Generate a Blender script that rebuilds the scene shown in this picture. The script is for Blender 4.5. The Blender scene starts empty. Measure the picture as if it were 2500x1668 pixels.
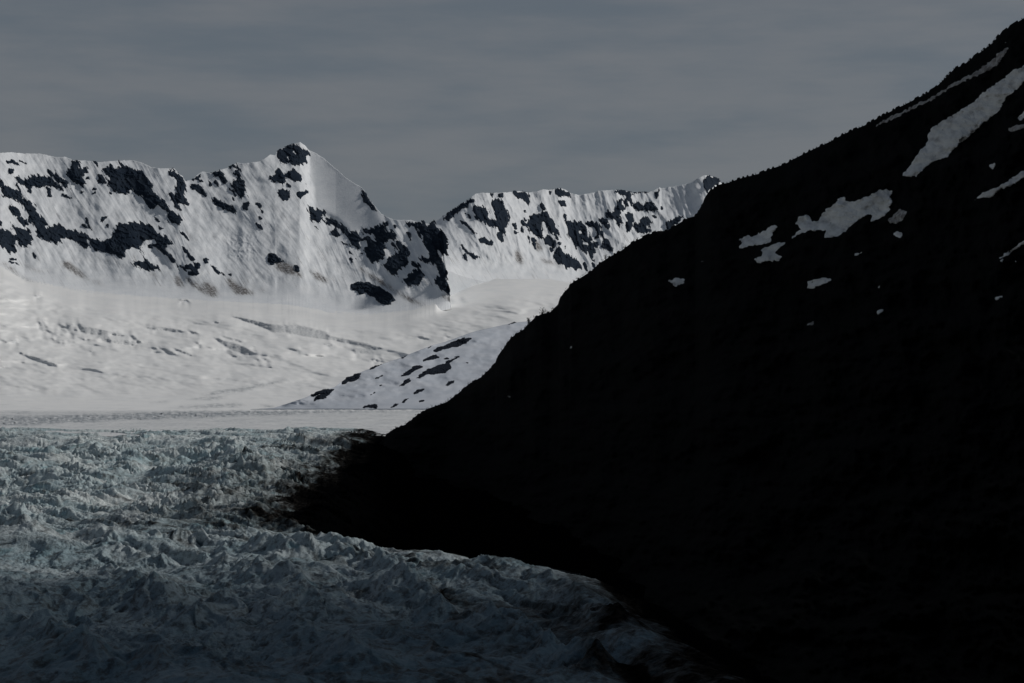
import bpy, math, random
import numpy as np

# ------------------------------------------------------------------ camera, sky, sun, exposure
S = bpy.context.scene
COL = S.collection
F = 4861.0                 # focal length in photo pixels (2500 wide)
HZ = 950.0                 # photo row of the true horizon
CAMZ = 100.0               # camera height above the trough of the glacier, metres
cam_d = bpy.data.cameras.new('camera'); cam = bpy.data.objects.new('camera', cam_d); COL.objects.link(cam)
cam.location = (0, 0, CAMZ); cam.rotation_euler = (math.radians(90), 0, 0)
cam_d.sensor_width = 36; cam_d.lens = F/2500*36; cam_d.shift_y = (HZ-834)/2500
cam_d.clip_start = 1; cam_d.clip_end = 60000
S.camera = cam

SUN_EL, SUN_AZ = math.radians(37), math.radians(12)     # azimuth measured from +x (right) towards +y (away)
sd = (math.cos(SUN_EL)*math.cos(SUN_AZ), math.cos(SUN_EL)*math.sin(SUN_AZ), math.sin(SUN_EL))
sl = bpy.data.lights.new('sun', 'SUN'); sl.energy = 3.7; sl.angle = math.radians(5); sl.color = (1, .965, .92)
sun = bpy.data.objects.new('sun', sl); COL.objects.link(sun)
sun.rotation_euler = (math.pi/2-SUN_EL, 0, SUN_AZ+math.pi/2)
S.view_settings.view_transform = 'Standard'; S.view_settings.look = 'None'
S.view_settings.gamma = 1; S.view_settings.exposure = -0.85

class NT:
    def __init__(s, tree): s.t = tree; s.n = tree.nodes; s.l = tree.links
    def add(s, typ, **kw):
        n = s.n.new(typ)
        for k, v in kw.items():
            if k.startswith('i_'):
                key = k[2:]; key = int(key) if key.isdigit() else key.replace('_', ' ')
                if isinstance(v, bpy.types.NodeSocket): s.l.new(v, n.inputs[key])
                else: n.inputs[key].default_value = v
            else: setattr(n, k, v)
        return n
    def mix(s, fac, a, b, blend='MIX'):
        n = s.n.new('ShaderNodeMix'); n.data_type = 'RGBA'; n.blend_type = blend
        for sock, v in ((n.inputs[0], fac), (n.inputs[6], a), (n.inputs[7], b)):
            if isinstance(v, bpy.types.NodeSocket): s.l.new(v, sock)
            elif isinstance(v, (int, float)): sock.default_value = v
            else: sock.default_value = (*v, 1)
        return n.outputs[2]
    def math(s, op, a, b=0.0, c=None, clamp=False):
        n = s.n.new('ShaderNodeMath'); n.operation = op; n.use_clamp = clamp
        for i, v in enumerate((a, b, c)):
            if v is None: continue
            if isinstance(v, bpy.types.NodeSocket): s.l.new(v, n.inputs[i])
            else: n.inputs[i].default_value = v
        return n.outputs[0]
    def rng(s, v, a, b, c=0.0, d=1.0, smooth=False):
        n = s.n.new('ShaderNodeMapRange'); s.l.new(v, n.inputs[0])
        if smooth: n.interpolation_type = 'SMOOTHSTEP'
        for i, q in enumerate((a, b, c, d)): n.inputs[i+1].default_value = q
        return n.outputs[0]
    def noise(s, vec, scale, detail=4, rough=.55, stretch=None):
        if stretch:
            m = s.add('ShaderNodeMapping'); s.l.new(vec, m.inputs[0]); m.inputs['Scale'].default_value = stretch; vec = m.outputs[0]
        n = s.add('ShaderNodeTexNoise', i_Scale=scale, i_Detail=detail, i_Roughness=rough); s.l.new(vec, n.inputs['Vector'])
        return n.outputs['Fac']

# world: NISHITA sky veiled by a thin sheet of grey cloud
W = bpy.data.worlds.new('World'); S.world = W; W.use_nodes = True
w = NT(W.node_tree); w.n.clear()
sky = w.add('ShaderNodeTexSky'); sky.sky_type = 'NISHITA'; sky.sun_disc = False
sky.sun_elevation = SUN_EL; sky.sun_rotation = math.pi/2-SUN_AZ; sky.altitude = 300; sky.air_density = 1; sky.dust_density = 1
tc = w.add('ShaderNodeTexCoord').outputs['Generated']
skyc = w.mix(1.0, sky.outputs[0], (.06, .06, .06), 'MULTIPLY')
n1 = w.noise(tc, 5.0, 5, .5, (1, 1, 6)); n2 = w.noise(tc, 16.0, 6, .55, (1, 1, 5.5))
cl = w.math('ADD', w.math('MULTIPLY', n1, .65), w.math('MULTIPLY', n2, .35))
cl = w.rng(cl, .36, .64, 0, 1, True)
grey = w.mix(cl, (.215, .255, .300), (.300, .318, .345))
sep = w.add('ShaderNodeSeparateXYZ', i_0=tc)
up = w.rng(sep.outputs[2], .15, .8, 0, 1, True)
low = w.rng(sep.outputs[2], .0, .07, 1, 0, True)
grey = w.mix(low, grey, (.335, .34, .345))
grey = w.mix(up, grey, (.10, .125, .165))
col = w.mix(.86, skyc, grey)
bg = w.add('ShaderNodeBackground', i_Color=col, i_Strength=1.0)
w.l.new(bg.outputs[0], w.add('ShaderNodeOutputWorld').inputs[0])

# ------------------------------------------------------------------ numpy noise
rs = np.random.RandomState(7)
PERM = rs.permutation(512).astype(np.int64)
ANG = rs.rand(512)*2*np.pi; GX, GY = np.cos(ANG), np.sin(ANG)
def perlin(x, y, seed=0):
    xi = np.floor(x).astype(np.int64); yi = np.floor(y).astype(np.int64); xf = x-xi; yf = y-yi
    def g(ix, iy, dx, dy):
        h = PERM[(PERM[(ix+seed*37) & 511]+iy) & 511]
        return GX[h]*dx+GY[h]*dy
    u = xf*xf*xf*(xf*(xf*6-15)+10); v = yf*yf*yf*(yf*(yf*6-15)+10)
    a = g(xi, yi, xf, yf); b = g(xi+1, yi, xf-1, yf); c = g(xi, yi+1, xf, yf-1); d = g(xi+1, yi+1, xf-1, yf-1)
    return ((a+(b-a)*u)+((c+(d-c)*u)-(a+(b-a)*u))*v)*1.5
def fbm(x, y, octv=4, gain=.5, lac=2.03, seed=0):
    s = 0; a = 1.0; t = 0
    for o in range(octv):
        s = s+a*perlin(x+o*17.3, y-o*9.1, seed+o); t += a; a *= gain; x = x*lac; y = y*lac
    return s/t
def ridged(x, y, octv=5, gain=.5, lac=2.07, seed=0, sharp=2.0):
    s = 0; a = 1.0; t = 0; wgt = 1.0
    for o in range(octv):
        n = (1-np.minimum(np.abs(perlin(x+o*13.7, y+o*5.9, seed+o))*1.25, 1))**sharp
        s = s+a*n*wgt; wgt = np.clip(n*1.6, .15, 1); t += a; a *= gain; x = x*lac; y = y*lac
    return s/t
def sstep(a, b, x):
    t = np.clip((x-a)/(b-a), 0, 1); return t*t*(3-2*t)
def blur(A, sx, sy=None):
    sy = sx if sy is None else sy
    for ax, sg in ((1, sx), (0, sy)):
        if sg <= 0: continue
        r = max(1, int(3*sg)); k = np.exp(-.5*(np.arange(-r, r+1)/sg)**2); k /= k.sum()
        P = np.pad(A, [(r, r) if i == ax else (0, 0) for i in (0, 1)], mode='edge')
        out = np.zeros_like(A)
        for i, kk in enumerate(k):
            out += kk*(P[i:i+A.shape[0]] if ax == 0 else P[:, i:i+A.shape[1]])
        A = out
    return A
def inpoly(X, Y, poly):
    ins = np.zeros(X.shape, bool); n = len(poly)
    for i in range(n):
        x0, y0 = poly[i]; x1, y1 = poly[(i+1) % n]
        if y0 == y1: continue
        c = ((y0 > Y) != (y1 > Y)) & (X < (x1-x0)*(Y-y0)/(y1-y0)+x0)
        ins ^= c
    return ins
def interp(x, pts):
    p = sorted(pts); return np.interp(x, [a for a, b in p], [b for a, b in p])
def interp_s(x, pts, sg=14):
    gx = np.arange(-400, 4400, 4.0); v = np.interp(gx, [a for a, b in sorted(pts)], [b for a, b in sorted(pts)])
    return np.interp(x, gx, blur(v[None], sg/4, 0)[0])
def tr(pts, s, ox, oy): return [(ox+x/s, oy+y/s) for x, y in pts]
def P(txt, s, ox, oy):
    """one polygon per line, 'x,y x,y ...' measured on an enlarged crop of the photograph"""
    out = []
    for ln in txt.strip().splitlines():
        ln = ln.strip()
        if ln: out.append(tr([tuple(float(q) for q in t.split(',')) for t in ln.split()], s, ox, oy))
    return out
R1 = (3.336, 0, 320); R2 = (3.336, 600, 320); R3 = (3.336, 1100, 400)
R4 = (2.9375, 0, 680); R5 = (2.9375, 600, 680); R6 = (2.3056, 1600, 0); R7 = (2.35, 1500, 500)

# ------------------------------------------------------------------ mesh helpers
def world(px, py, D):
    return np.stack([(px-1250)/F*D, D, CAMZ+(HZ-py)/F*D], -1)
def tag(o, label=None, cat=None, group=None, kind=None):
    if label: o['label'] = label
    if cat: o['category'] = cat
    if group: o['group'] = group
    if kind: o['kind'] = kind
    return o
def link_mesh(name, V, Q, mat, attrs=None, parent=None, smooth=True, origin=None):
    me = bpy.data.meshes.new(name)
    V = np.asarray(V, np.float32).reshape(-1, 3)
    if origin is None: origin = (0, 0, 0) if parent is not None else None
    if origin is not None and any(origin): V = V-np.asarray(origin, np.float32)
    Q = np.asarray(Q, np.int32); n, k = Q.shape
    me.vertices.add(len(V)); me.vertices.foreach_set('co', V.ravel())
    me.loops.add(n*k); me.loops.foreach_set('vertex_index', Q.ravel())
    me.polygons.add(n); me.polygons.foreach_set('loop_start', np.arange(0, n*k, k, dtype=np.int32))
    me.polygons.foreach_set('loop_total', np.full(n, k, np.int32))
    me.polygons.foreach_set('use_smooth', np.full(n, smooth, bool))
    me.update(calc_edges=True)
    for a, v in (attrs or {}).items():
        at = me.attributes.new(a, 'FLOAT', 'POINT'); at.data.foreach_set('value', np.asarray(v, np.float32).ravel())
    me.materials.append(mat)
    o = bpy.data.objects.new(name, me); COL.objects.link(o)
    if origin is not None: o.location = origin
    if parent is not None: o.parent = parent
    return o
def grid_quads(r, c):
    i = np.arange(r*c).reshape(r, c)
    return np.stack([i[:-1, :-1], i[1:, :-1], i[1:, 1:], i[:-1, 1:]], -1).reshape(-1, 4)
def grid_mesh(name, V, mat, attrs=None, **kw):
    r, c = V.shape[:2]
    return link_mesh(name, V, grid_quads(r, c), mat, attrs, **kw)

def components(Q, nv):
    lab = np.arange(nv)
    for _ in range(400):
        m = lab[Q].min(1); new = lab.copy()
        for c in range(Q.shape[1]): np.minimum.at(new, Q[:, c], m)
        new = new[new]
        if (new == lab).all(): break
        lab = new
    return lab[Q[:, 0]]
def patch(name, poly, depth, mat, lift=4.0, crag=0.0, step=1.2, jag=2.2, speck=.3, aniso=(1, 1, 0), cragw=(14, 9), seed=0,
          parent=None, edge=2.0, ragged=1.2, attrs_fn=None, cut=.5, sky=None, holes=()):
    """a patch of rock or snow lying on a slope: its own relief, its rim sunk just under the slope it lies on"""
    xs = [p[0] for p in poly]; ys = [p[1] for p in poly]; m = 9
    gx = np.arange(min(xs)-m, max(xs)+m, step); gy = np.arange(min(ys)-m, max(ys)+m, step)
    X, Y = np.meshgrid(gx, gy)
    wx = fbm(X/9, Y/9, 3, seed=seed+3)*jag*1.6; wy = fbm(X/9+50, Y/9, 3, seed=seed+5)*jag*1.6
    ar = abs(sum(poly[i-1][0]*poly[i][1]-poly[i][0]*poly[i-1][1] for i in range(len(poly))))/2
    sg = min(ragged, max(1.0, ar**.5/11))/step
    M = blur(inpoly(X+wx, Y+wy, poly).astype(float), sg, sg)+.06
    sk = aniso[2]
    n = fbm((X-sk*Y)/aniso[0]/5.5, Y/aniso[1]/5.5, 4, .72, seed=seed+9)
    big = fbm((X-sk*Y)/aniso[0]/10, Y/aniso[1]/10, 2, seed=seed+11)
    M = M+speck*(n*.9+big*.7)*np.clip(1.25-np.abs(2*M-1), .2, 1)
    for hpoly in holes:
        if hpoly[0][0] > gx[0]-60 and hpoly[0][0] < gx[-1]+60: M = np.where(inpoly(X+wx*1.3, Y+wy*1.3, hpoly), 0, M)
    if sky is not None: M = np.where(Y < interp(X, sky)-1.5+1.5*fbm(X/4, X*0, 2, seed=5), 0, M)
    keep = M > cut
    D = depth(X, Y)
    inner = np.clip((blur(M, edge/step)-.5)*2.2, 0, 1)
    h = lift*(.15+.85*inner)+crag*inner*np.clip(ridged((X-sk*Y)/cragw[0], Y/cragw[1], 4, seed=seed+20)-.35+.35*fbm(X/3, Y/3, 2, seed=seed+31), -.02, 1)
    h = np.where(M > cut+.05, h, -.3*lift)
    V = world(X, Y, D-h)
    q = grid_quads(*X.shape); kf = keep.ravel()[q].sum(1) >= 2
    q = q[kf]
    if len(q) < 2: return None
    u0, q0 = np.unique(q.ravel(), return_inverse=True); lb = components(q0.reshape(-1, 4), len(u0)); ids, cnt = np.unique(lb, return_counts=True)
    good = ids[cnt.argmax()] if parent is None else ids[cnt >= 7]
    q = q[np.isin(lb, good)]
    if len(q) < 2: return None
    u, inv = np.unique(q.ravel(), return_inverse=True)
    Vf = V.reshape(-1, 3)[u]
    org = None if parent is not None else tuple(float(t) for t in (Vf.mean(0)[0], Vf.mean(0)[1], Vf[:, 2].min()))
    at = None
    if attrs_fn: at = {k: v.ravel()[u] for k, v in attrs_fn(X, Y).items()}
    return link_mesh(name, Vf, inv.reshape(-1, 4), mat, at, parent=parent, origin=org)

# ------------------------------------------------------------------ materials (procedural)
def newmat(name):
    m = bpy.data.materials.new(name); m.use_nodes = True
    t = NT(m.node_tree); t.n.clear()
    b = t.add('ShaderNodeBsdfPrincipled'); o = t.add('ShaderNodeOutputMaterial'); t.l.new(b.outputs[0], o.inputs[0])
    return m, t, b
def setbump(t, b, h, strength, dist):
    bp = t.add('ShaderNodeBump', i_Strength=strength, i_Distance=dist); t.l.new(h, bp.inputs['Height']); t.l.new(bp.outputs[0], b.inputs['Normal'])
def pos(t): return t.add('ShaderNodeNewGeometry').outputs['Position']
def attr(t, n): return t.add('ShaderNodeAttribute', attribute_name=n).outputs['Fac']

def mat_snow(name, base, tint, bump=.4, dirt_shade_col=(.17, .155, .145)):
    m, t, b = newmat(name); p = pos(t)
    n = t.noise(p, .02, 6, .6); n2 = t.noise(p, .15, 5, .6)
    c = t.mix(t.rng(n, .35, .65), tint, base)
    d = attr(t, 'dirt_shade')
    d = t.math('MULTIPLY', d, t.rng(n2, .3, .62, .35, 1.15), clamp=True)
    c = t.mix(d, c, dirt_shade_col)
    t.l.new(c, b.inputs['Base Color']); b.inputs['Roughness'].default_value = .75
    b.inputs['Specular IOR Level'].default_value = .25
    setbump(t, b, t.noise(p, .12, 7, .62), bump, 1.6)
    return m
M_FIELD = mat_snow('snowfield_snow', (.90, .90, .89), (.83, .84, .84), .25, (.25, .28, .31))
M_MTN = mat_snow('mountain_snow', (.82, .84, .86), (.72, .75, .78), .5, (.15, .14, .135))
M_RIDGE = mat_snow('ridge_snow', (.58, .61, .66), (.48, .52, .58), .25)  # darker, bluer snow: the shade on the ridge is put into the colour
M_PATCH = mat_snow('old_snow', (.78, .78, .76), (.58, .58, .56), .5)

def mat_rock(name, a, c2, spec=.2):
    m, t, b = newmat(name); p = pos(t)
    n = t.noise(p, .012, 6, .62); n2 = t.noise(p, .09, 6, .65, (1, 1, .5))
    c = t.mix(t.rng(n, .35, .68), a, c2)
    c = t.mix(t.rng(n2, .55, .8), c, tuple(q*1.9 for q in c2))
    t.l.new(c, b.inputs['Base Color']); b.inputs['Roughness'].default_value = .85
    b.inputs['Specular IOR Level'].default_value = spec
    setbump(t, b, n2, .6, 4)
    return m
M_ROCK = mat_rock('blue_black_rock', (.016, .025, .040), (.024, .033, .047), .03)
M_ROCK2 = mat_rock('ridge_rock', (.010, .014, .022), (.018, .022, .030), .03)

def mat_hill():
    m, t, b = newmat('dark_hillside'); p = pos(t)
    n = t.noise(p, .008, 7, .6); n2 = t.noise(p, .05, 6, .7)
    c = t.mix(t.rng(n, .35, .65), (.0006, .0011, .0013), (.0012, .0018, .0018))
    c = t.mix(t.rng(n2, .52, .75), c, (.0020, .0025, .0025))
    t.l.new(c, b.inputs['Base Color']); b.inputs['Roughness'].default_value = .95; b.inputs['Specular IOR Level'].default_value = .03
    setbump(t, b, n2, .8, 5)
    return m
M_HILL = mat_hill()

def mat_ice():
    m, t, b = newmat('crevassed_ice'); p = pos(t)
    n = t.noise(p, .012, 6, .6); n2 = t.noise(p, .11, 7, .68); n3 = t.noise(p, .35, 5, .7); n4 = t.noise(p, .045, 5, .6, (1, .5, 2))
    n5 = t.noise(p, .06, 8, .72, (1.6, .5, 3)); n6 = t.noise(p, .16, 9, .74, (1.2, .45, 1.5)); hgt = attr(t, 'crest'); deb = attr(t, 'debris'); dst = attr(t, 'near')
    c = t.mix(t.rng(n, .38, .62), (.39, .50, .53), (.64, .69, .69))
    c = t.mix(t.rng(hgt, .22, .46), t.mix(t.rng(n4, .4, .6), (.035, .055, .065), (.10, .18, .21)), c)  # low ice darkened: melt dirt, plus hollow shade painted into the colour
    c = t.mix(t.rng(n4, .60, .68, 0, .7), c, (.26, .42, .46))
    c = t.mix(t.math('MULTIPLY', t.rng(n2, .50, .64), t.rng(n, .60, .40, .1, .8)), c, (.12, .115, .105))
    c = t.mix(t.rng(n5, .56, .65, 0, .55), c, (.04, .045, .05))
    c = t.mix(t.rng(dst, .60, .26, 0, 1), c, (.18, .26, .32), 'MULTIPLY')  # nearer ice dirtier, plus foreground shade painted into its colour
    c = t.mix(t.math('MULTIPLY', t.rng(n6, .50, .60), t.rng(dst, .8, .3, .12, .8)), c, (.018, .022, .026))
    f = t.math('ADD', deb, t.rng(n2, .3, .7, -.16, .16)); f = t.rng(f, .12, .72, 0, 1, True)
    dcol = t.mix(t.rng(n3, .45, .72), (.005, .005, .005), (.050, .045, .040))
    dcol = t.mix(t.rng(deb, .6, .93), dcol, (.0016, .0018, .0021))
    c = t.mix(f, c, dcol)
    t.l.new(c, b.inputs['Base Color']); b.inputs['Roughness'].default_value = .62; t.l.new(t.math('MULTIPLY', t.math('SUBTRACT', 1.0, f, clamp=True), .25), b.inputs['Specular IOR Level'])
    h = t.math('ADD', t.math('MULTIPLY', n2, .7), t.math('MULTIPLY', n3, .3))
    setbump(t, b, h, 1.0, 3.5)
    return m
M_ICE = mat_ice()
m_, t_, b_ = newmat('cloud_blocker_mat'); b_.inputs['Base Color'].default_value = (.3, .31, .33, 1); b_.inputs['Roughness'].default_value = 1; M_CLOUD_BLOCKER = m_  # for the added, unseen cloud that blocks the sun
q_ = t_.add('ShaderNodeMixShader', i_0=.80); t_.l.new(b_.outputs[0], q_.inputs[1]); t_.l.new(t_.add('ShaderNodeBsdfTransparent').outputs[0], q_.inputs[2]); t_.l.new(q_.outputs[0], [n for n in t_.n if n.type == 'OUTPUT_MATERIAL'][0].inputs[0])
m_, t_, b_ = newmat('dark_shrub'); t_.l.new(t_.mix(t_.noise(pos(t_), .6), (.006, .008, .006), (.016, .018, .014)), b_.inputs['Base Color']); b_.inputs['Roughness'].default_value = .9; b_.inputs['Specular IOR Level'].default_value = .05; M_SHRUB = m_

# ------------------------------------------------------------------ outlines measured on the photograph
SKY_L = tr([(-400,190),(-150,172),(0,178),(90,172),(180,182),(330,185),(450,212),(540,212),(600,240),(700,240),(800,255),(900,245),(1050,238),(1110,245),(1180,268),(1230,295),(1300,305),(1420,305),(1460,350),(1490,370),(1505,405),(1560,400),(1610,350),(1650,330),(1730,345),(1780,320),(1850,300),(1930,258),(1980,265),(2100,250)], *R1) + \
        tr([(150,225),(200,190),(240,200),(250,165),(320,130),(370,110),(440,90),(480,115),(520,160),(570,180),(640,225),(700,280),(760,330),(820,385),(900,435),(945,460),(975,500),(1010,560),(1060,620),(1100,670),(1150,700),(1200,720),(1260,725),(1340,725),(1400,740),(1470,755),(1500,757),(1540,742),(1565,800),(1590,870),(1612,980),(1630,1110),(1648,1260),(1660,1350),(1672,1420)], *R2)
BASE_L = [(-150,640),(0,655),(60,690),(140,706),(230,722),(330,728),(450,738),(560,742),(700,748),(820,770),(900,775),(1000,765),(1060,748),(1110,735)]
SKY_R = tr([(-300,560),(-120,470),(0,385),(60,345),(130,300),(200,245),(260,235),(320,238),(420,235),(490,228),(560,222),(640,235),(700,225),(750,208),(800,212),(860,205),(880,196),(930,208),(980,240),(1050,255),(1130,240),(1180,232),(1200,220),(1320,213),(1340,213),(1450,225),(1490,240),(1560,228),(1620,232),(1700,192),(1720,200),(1850,180),(1960,155),(2010,120),(2060,95),(2090,90),(2130,105),(2190,125),(2200,155),(2260,200),(2400,260),(3000,400)], *R3)
BASE_R = [(1000,640),(1100,662),(1130,674),(1175,685),(1220,689),(1280,690),(1340,689),(1370,695),(1400,700),(1700,720),(2100,740)]
SKY_S = tr([(-300,968),(-120,950),(200,928),(300,897),(430,853),(520,812),(640,778),(700,732),(780,690),(850,663),(980,613),(1100,573),(1250,513),(1340,478),(1430,455),(1560,408),(1640,380),(1900,322),(2010,308),(2300,270),(3200,180)], *R5)
SKY_H = [(700,1345),(742,1290),(800,1205),(850,1150),(900,1108),(928,1078)] + \
        tr([(990,1150),(1010,1110),(1060,1075),(1150,1040),(1220,980),(1300,930),(1440,880),(1520,820),(1600,750),(1690,700),(1740,650),(1790,600),(1800,560)], *R5) + \
        tr([(390,1560),(440,1480),(490,1410),(560,1360),(610,1330),(640,1290),(690,1240),(740,1215),(810,1200),(840,1170),(880,1130),(890,1090),(920,1040),(960,1000),(980,965),(1080,905),(1150,860),(1210,800),(1300,745),(1400,690),(1470,635),(1560,590),(1640,555),(1690,535),(1760,535),(1850,480),(1930,430),(1990,415),(2020,370)], *R3) + \
        tr([(280,1110),(310,1065),(360,1030),(410,1020),(480,995),(580,970),(640,945),(730,915),(770,890),(820,865),(900,825),(980,790),(1060,745),(1180,695),(1280,640),(1330,615),(1420,570),(1500,530),(1570,490),(1600,460),(1640,420),(1680,380),(1740,350),(1780,320),(1840,275),(1900,230),(1930,190),(1990,145),(2075,90)], *R6) + [(2650,-60),(2900,-200),(3300,-380),(4200,-560)]

ROCK_L = P("""
50,250 95,235 150,255 155,285 110,270 60,260
160,235 225,262 205,268 170,255
65,310 115,305 110,345 70,355
225,355 290,365 360,365 430,395 480,430 530,480 510,495 440,460 380,440 330,465 260,455 210,455 150,420 100,375 130,365 210,400 250,395
370,450 415,455 430,540 400,550 380,500
370,305 410,320 470,370 520,410 580,475 555,470 490,420 420,370 380,345
585,240 650,250 660,275 620,290 690,310 715,290 720,340 660,355 700,420 700,455 650,440 600,420 560,400 540,330 580,295
830,310 900,290 960,300 1000,285 1080,290 1130,330 1180,345 1210,390 1240,470 1300,540 1370,600 1415,660 1470,690 1490,760 1440,765 1390,750 1355,690 1380,660 1300,610 1225,635 1180,580 1150,520 1090,520 1080,450 1040,510 960,510 900,470 870,420 890,380 840,340
790,350 830,350 860,400 840,440 800,420
1375,315 1435,315 1460,355 1500,380 1515,450 1510,490 1500,540 1545,640 1500,600 1475,600 1430,580 1400,540 1440,500 1430,450 1440,410 1400,370
1350,480 1400,500 1470,620 1480,660 1440,640
1565,400 1600,370 1640,335 1640,365 1620,395 1650,400 1660,425 1620,405
1545,425 1610,430 1660,460 1690,525 1640,520 1590,490 1560,460
1735,330 1790,320 1820,350 1850,420 1820,430 1790,400 1770,370 1740,370
1740,395 1785,430 1780,448 1740,425
1700,405 1730,440 1715,460 1700,440
1840,300 1930,260 1950,300 1960,370 1990,430 2000,490 2030,530 2000,525 1970,545 1910,510 1885,450 1880,405 1920,400 1930,370 1900,340 1925,320 1920,285 1870,310
1700,550 1760,545 1830,580 1870,590 1940,655 1905,680 1860,650 1800,630 1750,590
1980,590 2020,570 2030,610 2010,655 1980,640
1885,530 1915,555 1915,585 1890,560
2105,680 2140,710 2125,722 2100,705
2090,745 2125,765 2148,802 2115,795 2088,770
2100,600 2125,625 2150,672 2135,672
0,400 40,430 110,480 180,540 250,570 290,620 300,680 350,700 400,770 360,790 310,740 260,720 230,690 180,640 150,580 90,540 30,540 20,480 0,450 -60,430 -60,380
60,620 135,620 170,680 200,750 230,800 290,850 250,830 160,740 120,690 80,660
70,740 140,790 210,790 250,830 265,910 200,950 160,930 110,870 130,830 100,780
-40,780 0,800 60,800 110,840 130,900 130,960 110,1005 60,980 0,930 -40,900
-20,725 5,730 20,740 15,775 -20,775
230,690 300,700 350,740 380,800 330,850 290,800 250,740
290,800 400,780 470,760 520,790 580,800 640,825 720,850 800,885 860,890 920,850 940,790 960,760 1040,750 1100,740 1150,745 1220,770 1260,810 1330,850 1390,900 1450,940 1380,920 1350,960 1400,1010 1430,1080 1490,1100 1540,1080 1590,1100 1640,1120 1600,1150 1500,1130 1440,1100 1380,1040 1330,1000 1270,960 1190,940 1180,915 1260,920 1270,895 1240,880 1180,890 1140,940 1170,1000 1190,1050 1300,1120 1300,1140 1200,1135 1090,1095 1060,1050 1150,1060 1170,1060 1130,980 1080,950 1030,975 1020,1010 1030,1050 960,1020 900,1000 830,985 760,960 720,920 740,900 700,880 740,990 680,950 600,890 560,880 490,880 490,920 420,910 360,880 300,855
255,985 285,985 300,1040 275,1035
70,1035 135,1040 130,1058 90,1052
60,1055 120,1070 175,1090 160,1096 100,1080
820,700 870,690 870,710 830,745
690,700 720,720 740,790 770,830 720,790 700,740
870,740 895,770 880,800 865,770
1290,770 1335,795 1300,810
1255,690 1300,730 1300,745 1270,730
1475,930 1530,970 1570,1020 1590,1060 1550,1050 1500,990
1560,1065 1620,1080 1640,1120 1590,1130
1530,1150 1590,1135 1620,1160 1610,1180 1540,1175
1620,1040 1680,1035 1710,1075 1800,1150 1830,1180 1790,1170 1700,1090 1650,1060
1850,1165 1890,1160 1885,1185
500,515 545,520 585,545 570,552 520,535
760,488 785,492 785,514 762,512
650,485 680,492 675,510 655,508
890,495 915,500 910,520 892,516
705,370 725,370 722,400 705,398
1460,815 1510,835 1550,905 1520,890 1480,845
""", *R1) + P("""
250,165 320,130 370,108 420,113 470,140 520,160 530,190 490,220 500,265 450,270 400,290 360,260 310,265 270,260 260,200
255,310 290,315 320,360 330,410 300,450 280,420 230,415 190,375 250,360
310,345 350,340 370,305 440,355 470,385 460,415 390,405 350,395 330,370
255,500 310,460 360,500 360,550 320,570 270,545
330,425 365,445 360,470 340,450
410,500 500,485 515,495 480,530 440,555 420,530
495,630 540,600 560,635 650,650 640,680 600,700 650,715 700,715 760,750 820,790 860,830 920,800 900,850 960,860 1000,830 1060,900 1040,840 950,820 950,798 1040,795 1110,755 1150,820 1190,800 1220,850 1230,900 1170,890 1140,900 1120,980 1130,1020 1100,1055 1040,1080 990,1030 960,980 985,935 985,895 930,905 940,940 900,960 850,920 830,860 770,820 720,780 680,760 640,730 590,745 540,740 520,700 510,660
690,810 730,800 770,850 750,872 700,850
750,890 790,900 845,932 800,920
550,760 575,770 600,805 575,795
930,985 960,995 950,1008
1215,900 1260,900 1310,950 1335,990 1330,1060 1280,1110 1240,1140 1250,1190 1200,1170 1150,1130 1115,1080 1180,1030 1250,990 1220,940
1275,1210 1340,1170 1370,1125 1410,1150 1370,1060 1410,1080 1445,1160 1450,1200 1400,1250 1320,1265 1280,1230
1270,730 1330,750 1380,740 1440,745 1500,770 1540,740 1570,800 1610,820 1650,890 1640,920 1640,980 1650,1020 1600,1000 1560,960 1570,1010 1610,1080 1645,1140 1630,1190 1660,1240 1660,1330 1600,1310 1550,1240 1540,1200 1580,1190 1560,1130 1540,1080 1500,1070 1490,1090 1430,1060 1410,1020 1460,1040 1500,1030 1480,960 1440,890 1400,800 1310,770
945,478 975,500 1020,570 1070,650 1030,640 990,590 960,570
1110,715 1140,750 1160,720 1165,760 1140,780
1205,760 1225,765 1222,795 1208,790
""", *R2)
LONE_L = P("""
845,1250 900,1235 980,1230 1050,1250 1130,1290 1190,1330 1215,1385 1180,1410 1110,1412 1060,1380 1040,1350 980,1320 930,1330 880,1300
385,1080 430,1095 445,1145 420,1145 390,1110
195,990 250,1010 310,1065 290,1075 240,1060 230,1110 180,1070 185,1020
""", *R2)
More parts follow.
